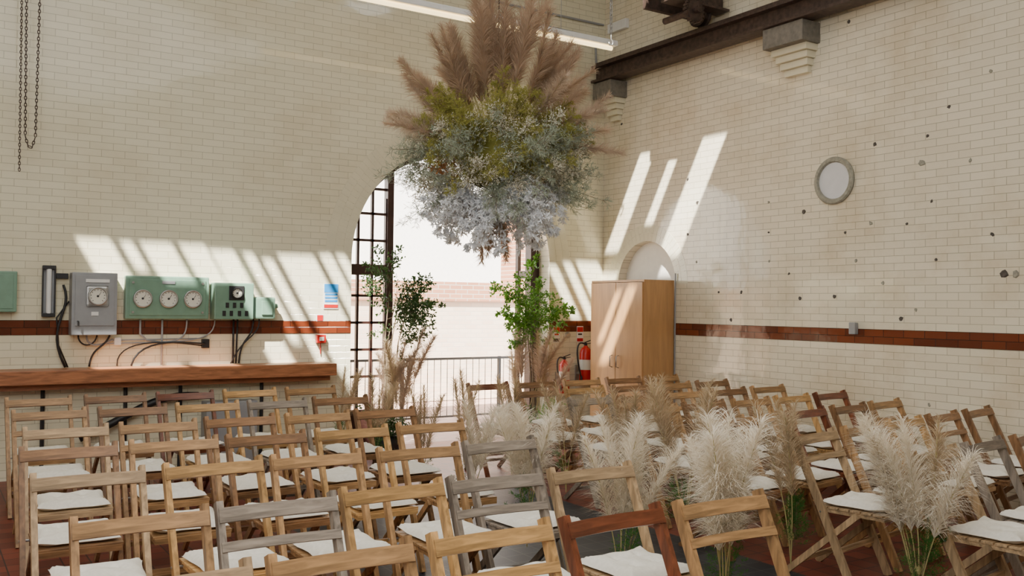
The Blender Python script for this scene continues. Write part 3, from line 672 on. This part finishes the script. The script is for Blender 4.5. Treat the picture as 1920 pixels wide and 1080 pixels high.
F_ru=[fern_mesh(60,.4,M['rust'],nb=20,spread=.4,leaflets=9,ll=.05,lw=.02)]
F_dk=[fern_mesh(70+i,.5,M['sage'],nb=34,spread=.3,leaflets=14,ll=.045,lw=.004) for i in range(2)]

HC=Vector((-3.13,-2.48,2.90))
e=ob('hanging_floral_cloud',None,tuple(HC),label='large suspended dried flower cloud of pampas, fern and pale foliage',cat='flower arrangement')
mb=MB()
for k in range(6):
    t0=math.pi*k/6; mb.tube([(.34*math.cos(t0)*math.cos(a),.34*math.sin(t0)*math.cos(a),.30*math.sin(a)) for a in [2*math.pi*j/20 for j in range(21)]],.005,5)
mb.tube([(0,0,.3),(0,0,RH-HC.z)],.006,6)
ob('wire_frame',mb.mesh('wf',M['dark']),parent=e)
mb=MB(); mb.lathe([(.001,-.28),(.18,-.25),(.32,-.12),(.36,.05),(.32,.2),(.18,.30),(.001,.32)],(0,0,0),'z',20); ob('moss_core',mb.mesh('mc',M['olive'],True),parent=e)
AZR=math.radians(-32.6)
def place(name,meshes,el0,el1,count,r0,sc0,sc1,az0=0,spread=180,tilt=0,jit=.2):
    for i in range(count):
        az=az0+math.radians(spread)*(2*(i+U(0,1))/count-1)
        sn=U(math.sin(math.radians(el0)),math.sin(math.radians(el1))); el=math.asin(sn)
        d=Vector((math.cos(az)*math.cos(el),math.sin(az)*math.cos(el),math.sin(el)))
        p=Vector((d.x*r0,d.y*r0,d.z*r0*.8))
        d2=(d+Vector((0,0,tilt))+Vector((U(-jit,jit),U(-jit,jit),U(-jit,jit)))).normalized()
        ob(name,random.choice(meshes),tuple(p),rotto(d2),parent=e,sc=U(sc0,sc1))
place('pampas_plume',P_b,64,88,8,.15,1.28,1.45,tilt=.9,jit=.10)
place('pampas_plume',P_b,48,70,13,.15,1.0,1.18,tilt=.3,jit=.15)
for az0 in (AZR,AZR+math.pi):
    place('pampas_plume',P_b,34,55,6,.15,.95,1.06,az0,50,.2,.12)
    place('pampas_plume',P_p,8,34,7,.15,.84,.96,az0,50,.08,.10)
place('pampas_plume',P_b,-88,-62,4,.05,.82,.95,tilt=-.4)
place('fern_spray',F_ol,8,50,44,.34,.75,1.02,AZR-math.pi/2,100)
place('fern_spray',F_ol,-25,10,10,.40,.75,.95,AZR-math.pi/2,60)
place('sage_spray',F_sg,-35,25,34,.36,.75,1.02)
place('gypsophila_spray',F_gy,-32,24,70,.40,.7,.98)
place('needle_spray',F_dk,-45,10,34,.40,.95,1.3,tilt=-.05)
place('pale_leaf_spray',F_fr,-55,-22,48,.42,.7,.95,tilt=-.5)
place('pale_leaf_spray',F_fr,-70,-38,20,.38,.95,1.2,tilt=-1.0)
place('rust_leaf_spray',F_ru,-30,0,4,.42,.7,.9)

def bunch(x,y,z0,plumes,green,lab,n=4,s=1.0,grp='pampas bunches along the aisle',lean=(0,0),spread=.16):
    e=ob('pampas_bunch',None,(x,y,z0),label=lab,cat='dried flowers',group=grp)
    for i in range(n):
        a=2*math.pi*i/n+U(-.4,.4); d=Vector((lean[0]+math.cos(a)*U(.03,spread),lean[1]+math.sin(a)*U(.03,spread),1))
        ob('pampas_plume',random.choice(plumes),(0,0,0),rotto(d),parent=e,sc=U(.85,1.0)*s)
    for i in range(green):
        a=U(0,6.28); d=Vector((math.cos(a)*.28,math.sin(a)*.28,1)); ob('fern_spray',random.choice(F_gr),(0,0,.06),rotto(d),parent=e,sc=U(.6,.8))
    mb=MB(); mb.lathe([(.014,-.02),(.018,0),(.014,.02)],(0,0,.16),'z',12); ob('tie',mb.mesh('tie',M['stem']),parent=e)
    return e
for i,(y,xs_,ws_) in enumerate(left):
    x=xs_[-1]+HW+.08
    pl=P_c if i<3 else (P_c+P_t if i==3 else P_t)
    bunch(x,y+(.26,.10,.12,0,0,0,0)[i],.17,pl,2,'fluffy cream pampas grass bunch tied to aisle chair' if i<3 else 'tan pampas grass bunch tied to aisle chair',(7,6,6,4,4,3,3)[i],(.96,.88,.86,.86,.86,.86,.86)[i],lean=((.03,.12,.06,.05,.05,.05,.05)[i],.0),spread=(.16,.22,.18,.14,.14,.12,.12)[i])
for i,(y,x0,sl_,ws_,rot) in enumerate(right):
    x=x0-HW-.10
    bunch(x,y-.12,.10,P_t+P_c if i==0 else P_t,4 if i<3 else 1,'tan dried pampas and grass bunch with green fern tied to chair',(9,4,5,5,3,3,3)[i],(.97,1.0,1.02,1.0,.9,.9,.9)[i],lean=(-.02,0),spread=(.30,.12,.14,.15,.12,.12,.12)[i])

def doorplant(x,y,sgn,leaf,lab,np_,psc):
    e=ob('doorway_greenery',None,(x,y,0),label=lab,cat='plant')
    for i in range(4):
        mb=MB(); dx,dy=U(-.1,.1),U(-.08,.08); mb.tube([(0,0,0),(dx*.5,dy*.5,.6),(dx,dy,1.2),(dx*1.6+sgn*.1,dy,1.75)],[.012,.01,.008,.003],6); ob('stem',mb.mesh('st',M['twig']),parent=e)
    for i in range(28):
        z=U(1.28,1.85); d=Vector((U(-1,1)+sgn*.35,U(-.8,.5),U(-.3,.7))); ob('leaf_spray',random.choice(leaf),(U(-.10,.10)+sgn*.05,U(-.06,.06),z),rotto(d),parent=e,sc=U(.55,.92))
    for i in range(4):
        z=U(1.1,1.4); d=Vector((U(-.3,.3)+sgn*.6,U(-.3,.2),U(-.9,.2))); ob('leaf_spray',random.choice(leaf),(sgn*.08,0,z),rotto(d),parent=e,sc=U(.45,.7))
    for i in range(np_):
        d=Vector((U(-.3,.3)+sgn*.05,U(-.3,.2),1)); ob('pampas_plume',random.choice(P_p+P_t),(U(-.18,.18)+sgn*.05,U(-.12,.05),U(.05,.5)),rotto(d),parent=e,sc=U(.75,1.0)*psc)
    for i in range(8):
        d=Vector((U(-.6,.6),U(-.6,.2),U(.3,1))); ob('fern_spray',random.choice(F_gr+leaf),(0,0,.1),rotto(d),parent=e,sc=U(.7,1))
    mb=MB(); mb.lathe([(.001,0),(.12,0),(.15,.22),(.13,.22),(.11,.18),(.001,.18)],(0,0,0),'z',20); ob('pot',mb.mesh('pot',M['dark'],True),parent=e)
doorplant(-3.12,-.30,1,F_ld,'leafy dark green shrub with tan pampas beside the arched doorway',15,1.0)
doorplant(-1.22,-.30,-1,F_lg,'bright green leafy shrub with pampas beside the arched doorway',13,1.0)

# ------------------------------------------------------------ light
w=bpy.data.worlds.new('World'); bpy.context.scene.world=w; w.use_nodes=True
bg=w.node_tree.nodes['Background']; bg.inputs[0].default_value=(.93,.96,1,1); bg.inputs[1].default_value=4.2
sd=bpy.data.lights.new('sun','SUN'); sd.energy=30; sd.angle=.012; sd.color=(1,.95,.86)
so=bpy.data.objects.new('sun',sd); COL.objects.link(so); so.rotation_euler=Vector((-1,-1,1.75)).to_track_quat('Z','Y').to_euler(); so.location=(-9,-9,14)
def area(x,y,z,sx,sy,en,col,tgt):
    a=bpy.data.lights.new('area','AREA'); a.shape='RECTANGLE'; a.size=sx; a.size_y=sy; a.energy=en; a.color=col
    o=bpy.data.objects.new('fill_lamp',a); COL.objects.link(o); o.location=(x,y,z); o.rotation_euler=(Vector((x,y,z))-Vector(tgt)).to_track_quat('Z','Y').to_euler()
area(-5,-5.5,5.9,6,7,260,(1,.99,.94),(-4.6,-4.9,0))  # unseen fill lamp added under the roof for soft overhead daylight
area(-8.9,-9,3.9,3.5,2.6,250,(.98,.98,1),(-2,-2,2.5))  # unseen fill lamp added on the camera side to brighten the room

# ------------------------------------------------------------ camera
cd=bpy.data.cameras.new('camera'); cam=bpy.data.objects.new('camera',cd); COL.objects.link(cam)
cd.sensor_width=36; cd.lens=f_*36/1920; cd.clip_start=.05
m3=Matrix((r2,u2,-fw)).transposed(); cam.matrix_world=Matrix.Translation(CAM)@m3.to_4x4()
bpy.context.scene.camera=cam
